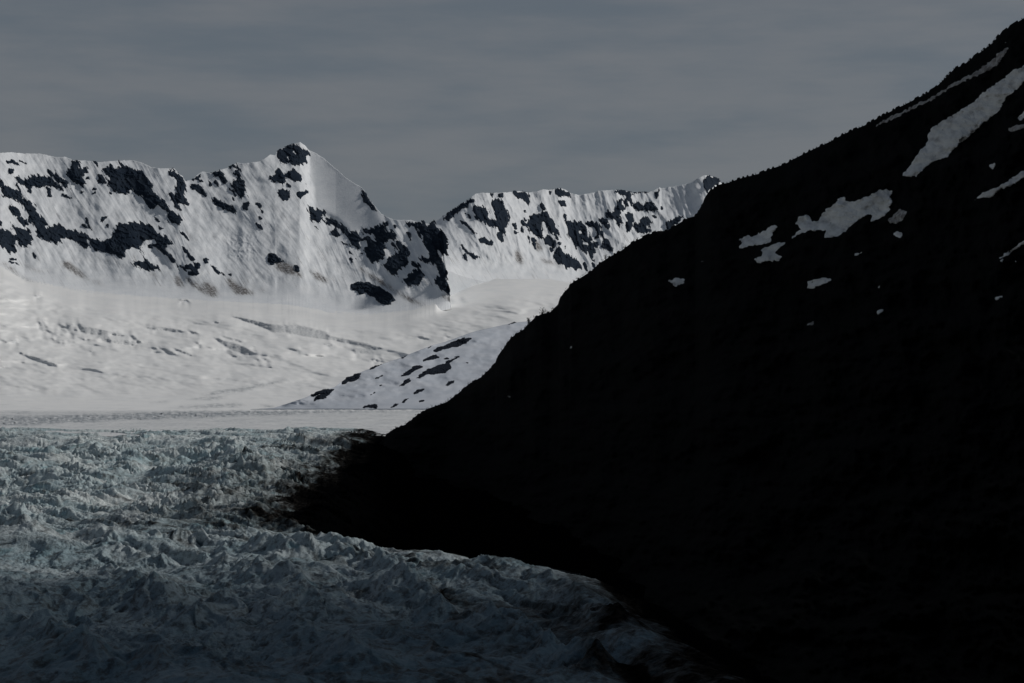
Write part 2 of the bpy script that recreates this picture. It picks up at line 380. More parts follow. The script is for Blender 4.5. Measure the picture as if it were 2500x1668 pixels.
ROCK_R = P("""
-60,430 0,385 80,330 180,275 190,290 150,350 80,380 40,420 0,450 -60,470
65,455 120,470 160,500 180,540 215,575 190,570 120,510
110,400 150,410 170,445 150,440
170,345 200,335 290,355 320,420 300,440 370,470 350,400 340,300 350,280 400,280 430,310 460,380 470,440 480,495 450,500 440,560 430,640 380,610 360,575 410,570 390,530 330,510 270,480 210,440 190,390
375,240 430,236 430,270 390,280
320,235 345,245 345,285 330,270
210,605 270,605 330,630 365,665 290,660 230,635
40,610 80,650 130,700 180,730 240,765 190,775 140,730 90,680
95,730 130,740 140,800 120,790
500,232 560,222 620,235 640,250 650,320 630,340 600,300 560,280 520,260
805,215 830,212 825,245 808,248
855,205 885,197 925,215 975,235 980,275 950,270 930,240 910,280 880,265 855,235
870,300 930,300 960,340 900,350
1335,215 1440,225 1480,250 1470,290 1500,320 1550,315 1570,350 1620,340 1690,340 1690,380 1620,390 1560,380 1510,380 1480,340 1450,290 1400,245 1340,240
1350,310 1390,285 1430,300 1440,370 1380,390 1390,440 1380,505 1330,460 1270,430 1250,390 1320,390 1350,350
1420,400 1480,400 1490,500 1470,560 1430,550 1420,510 1440,480
1490,490 1550,490 1540,440 1590,425 1640,480 1620,510 1560,520 1640,530 1640,560 1540,570 1500,540
1210,445 1260,440 1300,510 1290,540 1250,520 1220,470
1090,480 1160,470 1210,490 1240,570 1290,640 1330,700 1300,725 1240,680 1240,620 1200,560 1140,510
560,460 620,480 650,440 700,400 800,395 830,450 890,530 905,600 850,580 800,540 790,510 740,470 740,530 750,590 730,605 660,580 640,520 600,500
760,600 800,580 850,640 855,690 800,670 755,640
930,470 1000,465 1070,480 1110,520 1130,590 1180,680 1140,740 1080,710 1020,680 1000,640 960,600 960,520
850,690 900,680 920,730 980,740 1040,790 1110,860 1000,850 950,850 880,810 825,765
630,590 650,600 640,670
2060,130 2100,93 2190,122 2200,160 2140,190 2090,235 2060,190
1660,240 1700,200 1700,260 1660,300
1750,480 1850,430 1900,420 1850,490 1760,535
600,375 620,380 615,400 600,400
1480,240 1560,228 1620,234 1560,242
885,640 905,640 900,670 885,665
920,655 940,665 930,690
1190,580 1215,600 1200,615 1170,600
1560,330 1620,300 1660,320 1650,370 1590,380
""", *R3)
HOLES_L = P("""
1030,975 1080,948 1135,975 1178,1058 1060,1052 1035,1022
1180,888 1250,882 1278,916 1190,922
1195,948 1290,968 1345,1030 1395,1110 1330,1110 1210,1060 1172,995
1368,922 1440,938 1500,980 1568,1082 1490,1098 1440,1060 1358,960
500,880 560,882 640,930 560,930
180,590 215,640 240,700 215,690 185,640
""", *R1) + P("""
930,900 985,893 978,938 938,942
955,850 1000,828 1040,855 1062,905 1040,895 1000,855 965,868
345,195 358,230 345,240 338,215
380,120 395,170 415,190 400,195 385,165
""", *R2)
HOLES_R = P("""
1045,540 1070,548 1075,575 1050,570
1065,610 1110,640 1120,670 1085,660
840,450 900,530 925,580 905,590 860,520
1390,300 1420,330 1425,360 1395,330
""", *R3)
DIRT = P("""
490,1060 560,1080 650,1150 730,1215 850,1255 750,1230 620,1160 540,1110
0,1060 100,1120 200,1200 320,1255 220,1220 120,1150
180,1070 280,1130 430,1170 280,1135
1435,1180 1470,1220 1500,1275 1440,1240
1640,1240 1700,1240 1780,1310 1700,1300
1850,1200 1950,1260 2080,1330 1920,1320 1880,1270
1500,1190 1650,1280 1800,1345 1720,1345 1580,1260
1940,1170 2100,1280 2230,1350 2130,1300
1230,1150 1310,1220 1260,1190
""", *R1) + P("""
230,1085 300,1070 360,1100 470,1195 380,1160 270,1135
860,1060 950,1130 1100,1220 1200,1290 1350,1370 1500,1440 1350,1390 1150,1270 960,1150
500,1120 600,1180 680,1230 600,1210
1590,1330 1680,1370 1700,1400 1620,1360
1740,1340 1780,1370 1810,1415 1760,1380
""", *R2) + P("""
530,700 570,740 590,820 540,780
660,600 745,680 740,700 700,705
700,760 800,790 900,830 780,800
""", *R3)
WALLS = P("""
560,310 585,340 700,360 780,380 880,400 930,415 720,400 700,410 640,400 570,380
705,430 730,400 770,400 790,445 860,440 1000,455 960,482 850,470 760,455
940,400 1020,460 1005,472 930,412
270,310 330,310 330,380 290,375
480,330 530,330 520,400 490,395
425,320 460,345 430,362
1650,268 1700,275 1800,295 1900,320 2040,340 2050,390 1960,388 1900,355 1800,320
2065,335 2130,330 2280,368 2350,385 2350,440 2220,412 2110,402 2060,385
1050,352 1150,346 1260,362 1355,385 1250,382 1100,370
1355,368 1420,390 1425,402 1360,385
1530,420 1600,440 1700,470 1800,510 1830,545 1760,548 1680,520 1600,480
1590,410 1680,430 1760,455 1740,463 1620,430
1630,535 1700,545 1730,560 1690,568
1130,485 1200,508 1280,548 1200,532
1225,490 1310,518 1385,553 1300,532
1085,490 1130,500 1120,515
115,525 190,545 300,580 400,610 415,637 300,602 220,575
0,425 60,462 0,448
1825,585 1850,570 1868,592
1880,570 1940,583 1910,592
1280,175 1300,148 1350,152 1362,178 1330,162
60,455 110,440 130,465 90,468
1390,455 1440,460 1430,475
1915,630 1960,632 1930,640
245,120 300,122 280,138 250,134
330,370 380,380 370,400
360,430 400,440 380,452
560,430 640,440 620,452
640,515 670,520 660,530
450,480 470,485 460,492
2060,495 2160,510 2130,518
1530,305 1585,315 1560,325
""", *R4) + P("""
270,330 480,375 600,408 730,438 860,465 990,500 900,520 840,492 740,468 600,438 450,418 350,402 290,385
550,470 600,458 650,485 600,497
900,580 930,568 960,595 910,602
750,508 830,500 925,515 880,538 790,540
290,500 390,515 350,520
1230,415 1290,420 1330,438 1270,432
960,565 985,580 975,592
560,195 615,210 590,218
1430,405 1480,420 1440,422
""", *R5)
BANDS = P("""
1460,832 1560,800 1700,790 1850,755 2050,735 1900,772 1750,805 1600,822 1500,838
1330,870 1450,853 1560,850 1650,830 1580,864 1450,872
1150,934 1400,912 1560,898 1700,895 1770,914 1600,926 1400,932
1850,903 1900,903 1980,920 1900,927
1060,887 1180,882 1240,886 1160,892
2140,795 2165,772 2190,792
0,990 600,978 1200,957 1900,942 2700,932 3300,945 2350,962 1300,1002 800,1018 300,1045 0,1062
2750,930 3500,932 3700,950 3100,965
""", *R4)
ROCK_S = P("""
430,855 520,808 640,778 600,797 500,842
482,880 510,840 560,805 640,785 600,830 570,860
685,757 700,728 780,688 832,672 810,705 835,715 760,742
865,662 920,628 985,612 930,642
1340,527 1360,500 1430,480 1520,440 1600,403 1560,432 1640,415 1590,460 1520,490 1440,507
1255,607 1290,575 1370,543 1390,567 1330,582
1403,585 1440,563 1458,572 1430,584
1110,707 1150,665 1210,628 1280,625 1200,667 1150,697
1215,722 1260,680 1330,640 1430,605 1520,553 1538,560 1460,610 1475,650 1420,682 1310,687 1250,717
1095,777 1130,740 1170,713 1187,735 1140,767
928,717 980,688 992,697 950,714
953,777 965,758 992,765
888,840 920,810 942,818
1195,840 1230,798 1330,778 1270,807
1426,772 1450,738 1500,728 1502,745 1460,767
1238,892 1245,873 1282,868 1275,887
832,929 850,908 945,906 937,930
1033,927 1060,903 1102,893 1080,917
1113,892 1150,865 1182,856 1140,887
1868,337 1920,312 1947,318
1548,598 1600,602 1596,610
1095,578 1190,538 1130,572
1298,502 1335,482 1320,500
""", *R5)
SNOW_H = P("""
1390,985 1425,945 1460,890 1490,850 1520,820 1535,790 1530,760 1555,725 1600,690 1650,660 1700,630 1755,600 1800,565 1840,525 1890,490 1960,440 2010,400 2075,370 2200,290 2200,400 2075,460 2040,500 1990,540 1950,585 1930,630 1890,660 1840,700 1800,740 1750,780 1700,820 1660,860 1640,885 1580,905 1530,935 1490,970 1470,990 1420,998
1200,730 1260,695 1330,653 1420,612 1520,567 1580,532 1650,487 1700,457 1760,427 1820,392 1880,348 1930,303 1982,262 1987,275 1950,330 1920,367 1870,402 1800,428 1740,458 1680,488 1640,508 1560,564 1480,600 1400,637 1350,666 1270,700 1215,732
760,1345 790,1310 820,1290 800,1265 780,1265 800,1240 810,1215 865,1213 880,1245 915,1250 930,1215 960,1180 1000,1155 1040,1110 1068,1108 1070,1132 1110,1135 1160,1120 1210,1098 1270,1065 1338,1072 1320,1110 1335,1145 1310,1165 1320,1180 1280,1225 1210,1250 1225,1215 1195,1205 1150,1235 1110,1265 1070,1300 1040,1325 950,1343 960,1300 900,1298 850,1305 800,1325
460,1402 490,1365 470,1345 530,1320 535,1338 600,1305 650,1275 688,1265 670,1300 650,1330 655,1360 600,1375 540,1385
550,1462 600,1440 600,1410 640,1385 670,1370 738,1362 700,1395 670,1430 710,1440 700,1470 630,1470 580,1480
1308,1240 1340,1210 1380,1175 1418,1190 1390,1240 1360,1262 1320,1255
1340,1325 1350,1298 1395,1315 1375,1342
1115,1433 1168,1418 1155,1432 1130,1437
1790,1130 1840,1090 1920,1055 2000,1010 2075,955 2150,900 2150,970 2075,1000 2010,1040 1950,1065 1890,1115 1840,1112
1878,930 1912,920 1907,952 1890,948
1990,725 2030,703 2075,700 2110,690 2110,715 2075,722 2000,747
2030,672 2075,622 2110,600 2110,640 2060,677
1933,1452 1990,1413 2040,1378 2075,1353 2110,1330 2110,1362 2075,1377 2010,1412 1995,1432 1945,1455
1925,1472 1957,1463 1950,1478
1950,246 1982,226 1975,240
""", *R6) + P("""
308,438 350,420 407,428 402,452 350,467
1105,480 1110,440 1170,423 1242,417 1240,437 1180,467 1120,484
1508,477 1525,460 1522,478
2178,537 2257,513 2190,547
1506,627 1508,603 1552,600 1520,630
1098,690 1152,663 1137,692
243,232 272,220 252,234
480,332 516,318 510,330
2292,322 2310,322 2304,330
""", *R7) + P("""
968,1497 1007,1468 985,1500
""", *R3) + P("""
1862,832 1900,845 1890,856
""", *R5)
SNOW_H_LABEL = [
 'huge pale snow tongue running down from the right edge, biggest on the dark hillside',
 'long thin snow streak highest on the hillside, just below the skyline ridge',
 'broad ragged snow patch in the middle of the hillside, widest after the long tongue',
 'wing shaped snow patch at the left foot of the broad ragged one',
 'hook shaped snow patch hanging just below the wing shaped one',
 'dim bluish snow patch just right of the broad ragged snow patch',
 'small dim snow scrap under the bluish patch right of the broad one',
 'tiny thin snow sliver alone below the broad ragged snow patch',
 'slanting snow streak cut by the right edge, below the huge snow tongue',
 'small drop shaped snow patch between the huge tongue and the slanting streak',
 'flat bluish snow patch at right edge, lower of two beside the huge tongue',
 'narrow snow scrap at right edge, upper of two beside the huge tongue',
 'crooked thin snow line at the right edge, below the slanting streak',
 'tiny snow fleck under the left end of the crooked snow line',
 'faint snow fleck above the thin streak near the top of the ridge',
 'small oval snow patch standing alone, leftmost clear patch low on the slope',
 'medium notched snow patch alone below the broad ragged one',
 'tiny snow speck to the right of the medium notched snow patch',
 'small fish shaped snow sliver near right edge, below the crooked snow line',
 'small forked snow patch low on the slope, right of and below the notched patch',
 'faint grey snow scrap low on the slope, directly below the notched patch',
 'faint snow fleck close under the skyline, left of the wing shaped patch',
 'barely visible snow fleck between the oval patch and the skyline above it',
 'tiny snow dot right of the fleck under the crooked snow line',
 'tiny bright snow fleck close to the left edge of the hill, below the oval patch',
 'faint snow fleck lowest and farthest left on the black slope']
ROCK_S_LABEL = [
 'thin dark rock strip at the lowest left tip of the rounded snow ridge',
 'dark rock tongue just below the thin strip at the ridge tip',
 'wedge of dark rock on the crest, second lump up from the ridge tip',
 'slim dark rock strip along the crest above the rock wedge',
 'long jagged dark rock outcrop highest on the snow ridge',
 'forked dark rock outcrop below the long jagged highest one',
 'small dark rock right of the forked outcrop',
 'slanting dark rock left of the largest outcrop, same height',
 'largest dark rock outcrop in the middle of the rounded snow ridge',
 'small slanting rock below the slanting dark rock, left of the largest',
 'thin rock splinter on the left part of the ridge, below the crest strip',
 'tiny dark rock below the thin splinter on the left part',
 'small rock pair lowest on the left part, below the tiny rock',
 'long thin rock low on the ridge, under the largest outcrop',
 'dark oval rock alone at right, below the largest outcrop',
 'small flat rock below the long thin rock, near the black hill',
 'dark rock at the foot of the ridge where the flat glacier starts',
 'broken rock line at the foot of the ridge right of the foot rock',
 'small rock just above the broken line at the ridge foot',
 'narrow dark rock on the crest farthest right, beside the black hill',
 'faint thin rock right of the largest outcrop',
 'fine dark rock line on the middle of the crest',
 'tiny dark rock on the crest just left of the long jagged outcrop']

# small broken outcrops scattered between the larger ones
rq = random.Random(21)
def scatter(zones, sk):
    out = []
    for cx, cy, rx, ry, n in zones:
        for _ in range(n):
            a = rq.uniform(0, 6.28); q = rq.random()**.5; x = cx+math.cos(a)*rx*q; y = cy+math.sin(a)*ry*q
            L = rq.uniform(5, 14); wd = rq.uniform(3, 7); pts = []
            for k in range(8):
                b = k/8*6.283; u_, v_ = math.cos(b)*wd*rq.uniform(.6, 1.3), math.sin(b)*L*rq.uniform(.6, 1.3)
                pts.append((x+u_+v_*sk, y+v_))
            out.append(pts)
    return out
ROCK_L += scatter([(40, 500, 60, 60, 8), (200, 430, 80, 35, 7), (285, 430, 45, 35, 6), (450, 480, 30, 70, 4), (600, 500, 60, 60, 5), (900, 600, 60, 50, 5), (980, 620, 40, 60, 5), (130, 560, 90, 40, 5)], .55)
ROCK_R += scatter([(1320, 560, 70, 60, 18), (1440, 610, 50, 45, 12), (1560, 520, 60, 40, 6), (1200, 560, 50, 50, 3)], .25)

# ------------------------------------------------------------------ surfaces: depth of each terrain as a function of direction
def raster(polys, x0, x1, y0, y1, step, warp=1.5):
    X, Y = np.meshgrid(np.arange(x0, x1, step), np.arange(y0, y1, step)); M = np.zeros(X.shape)
    wx = fbm(X/9, Y/9, 3, seed=3)*warp*1.6; wy = fbm(X/9+50, Y/9, 3, seed=5)*warp*1.6
    for p in polys:
        xs = [q[0] for q in p]; ys = [q[1] for q in p]
        i0 = max(0, int((min(xs)-8-x0)/step)); i1 = int((max(xs)+8-x0)/step)+1; j0 = max(0, int((min(ys)-8-y0)/step)); j1 = int((max(ys)+8-y0)/step)+1
        sl_ = (slice(j0, j1), slice(i0, i1))
        M[sl_] = np.maximum(M[sl_], inpoly(X[sl_]+wx[sl_], Y[sl_]+wy[sl_], p))
    return M
class Field:
    def __init__(s, A, x0, y0, step): s.A, s.x0, s.y0, s.st = A, x0, y0, step
    def __call__(s, X, Y):
        u = np.clip((X-s.x0)/s.st, 0, s.A.shape[1]-1.001); v = np.clip((Y-s.y0)/s.st, 0, s.A.shape[0]-1.001)
        i = u.astype(int); j = v.astype(int); a = u-i; b = v-j; A = s.A
        return (A[j, i]*(1-a)+A[j, i+1]*a)*(1-b)+(A[j+1, i]*(1-a)+A[j+1, i+1]*a)*b

mL = raster(ROCK_L, -200, 1180, 300, 800, 2.0); mR = raster(ROCK_R, 950, 1900, 380, 760, 2.0)
BL = Field(blur(mL, 4.5), -200, 300, 2.0); BR = Field(blur(mR, 4.5), 950, 380, 2.0)
dirtF = Field(blur(raster(DIRT, -200, 1900, 500, 860, 2.0, 3), 2.0), -200, 500, 2.0)

smF = Field(blur(raster([tr([(545,170),(580,190),(760,320),(940,440),(1000,560),(1110,700),(1120,770),(950,810),(870,830),(720,715),(560,620),(545,400)], *R2)], 700, 1000, 330, 620, 2.0, 0), 3), 700, 330, 2.0)
def D_left0(X, Y):
    yr = interp(X, SKY_L); yb = interp(X, BASE_L); yb = np.maximum(yb, yr+6)
    wv = np.clip((yb-Y)/(yb-yr), 0, 1.15)
    sc = np.clip((yb-yr)/300, .05, 1.3)
    D = 6500+(760*sc)*wv**.95
    sk = .62; top = Y-yr
    D = D+interp_s(X-sk*top*.55*(1-smF(X, Y)), [(-200, 30), (0, -20), (110, 25), (230, -30), (300, 10), (420, -55), (470, 25), (560, -20), (620, -50), (690, -20), (752, 62), (800, 22), (860, -40), (930, -95), (1010, -75), (1060, -75), (1115, -30)], 26)*sstep(0, .35, wv)*(1-.75*sstep(700, 800, X)*sstep(500, 620, Y+.45*(900-X)))
    fl = fbm((X-sk*top)/11, Y/95, 3, .7, seed=41)
    fl2 = ridged((X-sk*top)/34, Y/150, 3, .5, seed=45)
    smooth = 1-smF(X, Y)
    D = D-(fl*2.2+(fl2-.4)*5)*sstep(.02, .3, wv)*smooth
    D = D-fbm(X/70, Y/70, 3, seed=50)*24*sstep(0, .2, wv)*smooth-fbm(X/14, Y/11, 3, seed=53)*2.2*sstep(0, .25, wv)*smooth
    D = D-BL(X, Y)*9
    D = D+120*np.clip((X-1085)/25, 0, 1.3)**2
    # small icefall under the left flank of the peak
    ice = np.exp(-(((X-590)/38)**2+((Y-605)/34)**2))
    D = D-ice*(ridged(X/16, Y/13, 3, seed=58)-.4)*8
    return D
def D_right(X, Y):
    yr = interp(X, SKY_R); yb = interp(X, BASE_R)
    wv = np.clip((yb-Y)/(yb-yr), 0, 1.15)
    D = interp_s(X, [(950, 6960), (1060, 6980), (1120, 7080), (1400, 7500), (1750, 7750), (2200, 7800)], 40)+760*wv**.95
    D = D+interp_s(X-.25*(Y-yr), [(950, 60), (1060, 30), (1170, -60), (1240, -30), (1290, 50), (1335, 5), (1370, 60), (1440, 15), (1500, -20), (1540, 40), (1610, 50), (1680, -10), (1712, -60), (1735, 20), (1800, 60), (2200, 60)])*sstep(0, .4, wv)
    fl = fbm((X-.25*(Y-yr))/9, Y/80, 3, .55, seed=71)
    D = D-(fl*4.5+(ridged((X-.35*(Y-yr))/32, Y/90, 3, seed=75)-.4)*20)*sstep(.05, .35, wv)
    D = D-fbm(X/60, Y/60, 3, seed=80)*26*sstep(0, .2, wv)-fbm(X/13, Y/10, 3, seed=83)*3*sstep(0, .25, wv)-BR(X, Y)*11
    return D
def D_hill(X, Y):
    yr = interp(X, SKY_H)
    Dr = interp_s(X, [(700, 1640), (742, 1800), (800, 2200), (850, 2450), (928, 2780), (1100, 2950), (1400, 2800), (1750, 2500), (2100, 2150), (2500, 1800), (3300, 1650), (4300, 1600)])
    Dt = interp_s(X, [(700, 1500), (1100, 1480), (1300, 1330), (1500, 1150), (1700, 900), (2100, 780), (2500, 720), (4300, 700)])
    wv = np.clip((Y-yr)/(1760-yr), -.05, 1)
    D = Dr+(Dt-Dr)*wv**.9
    a = sstep(0, .05, wv)
    D = D-a*fbm(X/170, Y/120, 4, .55, seed=91)*70-a*fbm(X/40, Y/30, 4, .6, seed=95)*14
    return D
def D_round(X, Y):
    yr = interp(X, SKY_S); yb = 998.0
    wv = np.clip((yb-Y)/np.maximum(yb-yr, 8), 0, 1.2)
    D = 3450+np.clip((X-780)*1.1, 0, 900)*.9*wv+520*np.clip((yb-yr)/200, .1, 1.2)*wv**1.15
    return D-fbm(X/90, Y/35, 3, seed=101)*40*np.clip(wv*2, 0, 1)-fbm(X/25, Y/10, 3, seed=104)*5*np.clip(wv*2, 0, 1)

# ------------------------------------------------------------------ snowfield: one sheet from the crevassed glacier up to the feet of the mountains
def D_snow0(X, Y):
    yb = interp_s(X, [(-300,640),(-150,640),(0,655),(60,688),(140,706),(230,720),(330,730),(450,738),(560,744),(700,752),(820,768),(900,775),(1000,767),(1100,750),(1250,715),(1400,700),(1700,705),(2100,740)], 30)
    Db = interp_s(X, [(-300, 6520), (1000, 6530), (1120, 6640), (1250, 6850), (1400, 7150), (2000, 7400)], 50)
    low = 2980+(3450-2980)*np.clip((1056-Y)/56, -.3, 1)
    q = np.clip((1000-Y)/(1000-yb), 0, 1.8)
    D = low+(Db-3450)*(.55*q+.45*q**.7)
    D = D+220*np.exp(-((X-1092)/34)**2)*sstep(742, 700, Y)
    A = sstep(1000, 930, Y)
    und = fbm((X+Y*.8)/190, (Y-.12*X)/40, 4, .5, seed=111)*150+fbm(X/45, (Y-.2*X)/13, 3, seed=115)*8
    return D-und*A*sstep(yb-10, yb+45, Y)
class Field2:
    def __init__(s, gx, gy, A): s.gx, s.gy, s.A = gx, gy, A
    def __call__(s, X, Y):
        u = np.clip((X-s.gx[0])/(s.gx[1]-s.gx[0]), 0, len(s.gx)-1.001); v = np.clip((Y-s.gy[0])/(s.gy[1]-s.gy[0]), 0, len(s.gy)-1.001)
        i = u.astype(int); j = v.astype(int); a = u-i; b = v-j; A = s.A
        return (A[j, i]*(1-a)+A[j, i+1]*a)*(1-b)+(A[j+1, i]*(1-a)+A[j+1, i+1]*a)*b
BASE_S = [(-300,640),(-150,640),(0,655),(60,688),(140,706),(230,720),(330,730),(450,738),(560,744),(700,752),(820,768),(900,775),(1000,765),(1050,750),(1080,740),(1089,690),(1100,662),(1130,674),(1175,685),(1220,689),(1280,690),(1340,689),(1370,695),(1400,700),(1700,720),(2100,740)]
def composite():
    gx = np.arange(-262, 1112, 1.5); gy = np.arange(320, 900, 1.5); X, Y = np.meshgrid(gx, gy)
    yb = interp(X, BASE_L); D0 = np.where(Y < yb, D_left0(X, Y), D_snow0(X, Y))
    # steep rock slope runs out into the snowfield in a smooth curve
    B1 = blur(D0, 0, 9); B2 = blur(D0, 0, 20)
    k1 = np.exp(-((Y-yb)/38)**2); k2 = np.exp(-((Y-yb)/22)**2)
    D = D0*(1-k1)+B1*k1; D = D*(1-k2)+B2*k2
    k3 = np.exp(-((X-1078)/38)**2-((Y-738)/24)**2); D = D*(1-k3)+blur(D, 5, 4)*k3
    return Field2(gx, gy, D)
CL = composite()
D_left = CL
def build_snowfield():
    st = 1.6
    gx = np.arange(-260, 1960, st*1.25); gy = np.arange(560, 1066, st)
    X, Y = np.meshgrid(gx, gy)
    yb = interp(X, BASE_S)
    D = D_snow0(X, Y)
    D = np.where((X < 1100) & (Y < 880), CL(X, Y)*sstep(1098, 1062, X)+D*(1-sstep(1098, 1062, X)), D)
    # scarps and crevasse walls: near-vertical steps in the sheet
    xx, yy = (gx[0], gy[0])
    M = np.zeros(X.shape)
    wx = fbm(X/9, Y/6, 3, seed=3)*4; wy = fbm(X/9+50, Y/6, 3, seed=5)*3
    for p in WALLS:
        xs = [q[0] for q in p]; ys = [q[1] for q in p]
        i0, i1 = np.searchsorted(gx, [min(xs)-6, max(xs)+6]); j0, j1 = np.searchsorted(gy, [min(ys)-6, max(ys)+6])
        s_ = (slice(j0, j1), slice(i0, i1)); M[s_] = np.maximum(M[s_], inpoly(X[s_]+wx[s_], Y[s_]+wy[s_], p))
    fieldz = np.exp(-(((X-185)/95)**2+((Y-815)/28)**2))+.55*np.exp(-(((X-60)/50)**2+((Y-835)/14)**2))+.8*np.exp(-(((X-590)/60)**2+((Y-855)/22)**2))+.7*np.exp(-(((X-880)/60)**2+((Y-862)/14)**2))+.6*np.exp(-(((X-1040)/60)**2+((Y-825)/10)**2))
    fieldz += .55*np.exp(-(((X-700)/40)**2+((Y-705)/22)**2))
    cr = fbm(X/13, (Y-.25*X)/4.5, 3, seed=120)
    M = np.maximum(M, sstep(.25, .38, cr*(.2+fieldz))*1.0)
    M = blur(M, .9, .45)
    g = np.gradient(D, axis=0)                      # negative: deeper as the row goes up
    add = np.cumsum((-g*.97*M)[::-1], axis=0)[::-1] # depth withheld inside the wall
    add = -add
    hp = -(np.cumsum((g*.97*M)[::-1], axis=0)[::-1])*-1
    hp = blur(hp, 1.2, 0); hp = (hp-blur(hp, 0, 7))*1.15
    D = D+hp*1.0+0*add
    D = D+np.where(M > .3, fbm(X/5, Y/3, 2, seed=130)*5, 0)
    # broken, dirty crevasse bands across the flat
    B = Field(blur(raster(BANDS, -260, 1960, 880, 1066, 2.0, 4), 2.2, .8), -260, 880, 2.0)(X, Y)*(Y > 884)
    rough = B*(ridged(X/26, Y/2.2, 4, .6, seed=140)-.4)
    D = D-rough*22
    strip = sstep(1000, 1008, Y)
    dirt_shade = np.clip(B*(.55+.9*fbm(X/16, Y/3, 3, seed=142)), 0, 1)
    dirt_shade = np.where(Y > 996, dirt_shade*.8+strip*.38+.3*strip*fbm(X/70, Y/3.5, 4, .6, seed=149), dirt_shade*.9)
    stk = sstep(.15, .6, fbm(X/120, Y/5, 4, .6, seed=146))*sstep(850, 960, Y)*.22
    dd = dirtF(X, Y)*sstep(860, 840, Y)
    dirt_shade = np.clip(np.maximum(dirt_shade, dd)+stk+np.where(Y < 880, M*.4, 0), 0, 1)  # walls tinted for bluish ice, with their shade deepened in the colour
    V = world(X, Y, D)
    q = grid_quads(*X.shape); keep = (Y > yb-9).ravel()[q].all(1); q = q[keep]
    u_, inv = np.unique(q.ravel(), return_inverse=True)
    o = link_mesh('snowfield', V.reshape(-1, 3)[u_], inv.reshape(-1, 4), M_FIELD, {'dirt_shade': dirt_shade.ravel()[u_]})
    tag(o, kind='structure', label='smooth white snowfield with bluish crevasses below the mountains')
    return Field2(gx, gy, D)
D_field = build_snowfield()

def terrain(name, label, sky_pts, base_fn, depth, mat, x0, x1, stx, rows, jag, dirt_shade=None, back=(140, 200, 7), extra=None, below=16):
    gx = np.arange(x0, x1, stx); yr = interp(gx, sky_pts)
    yr = yr+jag*(fbm(gx/9, gx*0, 4, .6, seed=150))*1.3
    yb = np.maximum(base_fn(gx)+below, yr+below)
    t = np.linspace(0, 1, rows)[:, None]
    Y = yr[None]+(yb-yr)[None]*t; X = np.repeat(gx[None], rows, 0)
    V = world(X, Y, depth(X, Y))
    # far side of the ridge, falling away
    ridge = V[:1]; bk = []
    for k in range(back[2], 0, -1):
        f = k/back[2]; p = ridge.copy(); p[..., 1] += back[0]*f; p[..., 2] -= back[1]*f**1.5; bk.append(p)
    V = np.concatenate(bk+[V], 0)
    Yf = np.concatenate([np.repeat(Y[:1], back[2], 0), Y], 0); Xf = np.concatenate([np.repeat(X[:1], back[2], 0), X], 0)
    at = {'dirt_shade': dirt_shade(Xf, Yf) if dirt_shade else np.zeros(Xf.shape)}
    o = grid_mesh(name, V, mat, at); tag(o, label, kind='structure')
    return o

def mtn_dirt_shade(X, Y):
    st = fbm((X-.62*Y)/3.4, Y/55, 3, .6, seed=160); zone = .35+.65*sstep(-.15, .3, fbm(X/80, Y/60, 2, seed=163))
    return np.clip(dirtF(X, Y)*1.7*(.6+.9*sstep(-.3, .3, fbm((X-.8*Y)/4, Y/22, 3, seed=165)))+sstep(.16, .5, st)*.55*zone*(1-smF(X, Y))*(Y < 700), 0, 1)  # avalanche dirt, then fine lines of debris and painted runnel shade
left_mt = terrain('mountain_peak', 'snow covered mountain with a pointed summit and black rock bands', SKY_L, lambda x: interp(x, BASE_L), lambda X, Y: D_left(X, Y)+np.clip(Y-interp(X, BASE_L)+5, 0, 99)*2.0, M_MTN, -220, 1101, 1.5, 270, 1.6, mtn_dirt_shade)
right_mt = terrain('mountain_ridge', 'farther snow mountain ridge right of the peak, partly hidden by the black hill', SKY_R, lambda x: interp(x, BASE_R), D_right, M_MTN, 1000, 1960, 1.6, 230, 1.6, mtn_dirt_shade, below=70)
for k, p in enumerate(ROCK_L):
    patch('rock_outcrop', p, D_left, M_ROCK, lift=4, crag=15, step=1.1, jag=2.6, speck=1.9, ragged=3.6, aniso=(.75, 2.7, .6), cragw=(24, 17), sky=None if max(a for a, b in p) > 1090 else SKY_L, holes=HOLES_L, seed=200+k*3, parent=left_mt)
for k, p in enumerate(ROCK_R):
    patch('rock_outcrop', p, D_right, M_ROCK, lift=5, crag=17, step=1.1, jag=2.6, speck=1.9, ragged=3.4, aniso=(.75, 2.7, .3), cragw=(24, 17), sky=SKY_R, holes=HOLES_R, seed=500+k*3, parent=right_mt)
lab = ['large lone dark rock island in the snow below the peak', 'small dark boulder of rock in the snow left of the lone rock island', 'jagged dark rock with a brown scree tail on the lower snow slope']
def D_lone(X, Y): return np.minimum(D_left(X, Y), D_field(X, Y))
for k, p in enumerate(LONE_L):
    o = patch('rock_outcrop', p, D_lone, M_ROCK, lift=10, crag=18, step=1.0, jag=2.2, speck=1.3, ragged=2.2, aniso=(1, 1.4, .5), seed=800+k*3)
    tag(o, lab[k], 'rock outcrop', 'dark rocks standing alone in the snow below the peak')

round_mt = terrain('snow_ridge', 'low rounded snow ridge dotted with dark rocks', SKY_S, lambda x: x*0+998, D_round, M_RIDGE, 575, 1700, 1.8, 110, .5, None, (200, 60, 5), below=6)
for k, p in enumerate(ROCK_S):
    o = patch('rock_outcrop', p, D_round, M_ROCK2, lift=5, crag=11, step=.8, jag=1.5, speck=1.2, ragged=1.8, aniso=(2.2, 1, 0), cragw=(10, 6), seed=900+k*3, edge=1.5)
    if o: tag(o, ROCK_S_LABEL[k], 'rock outcrop', 'dark rocks on the rounded snow ridge')

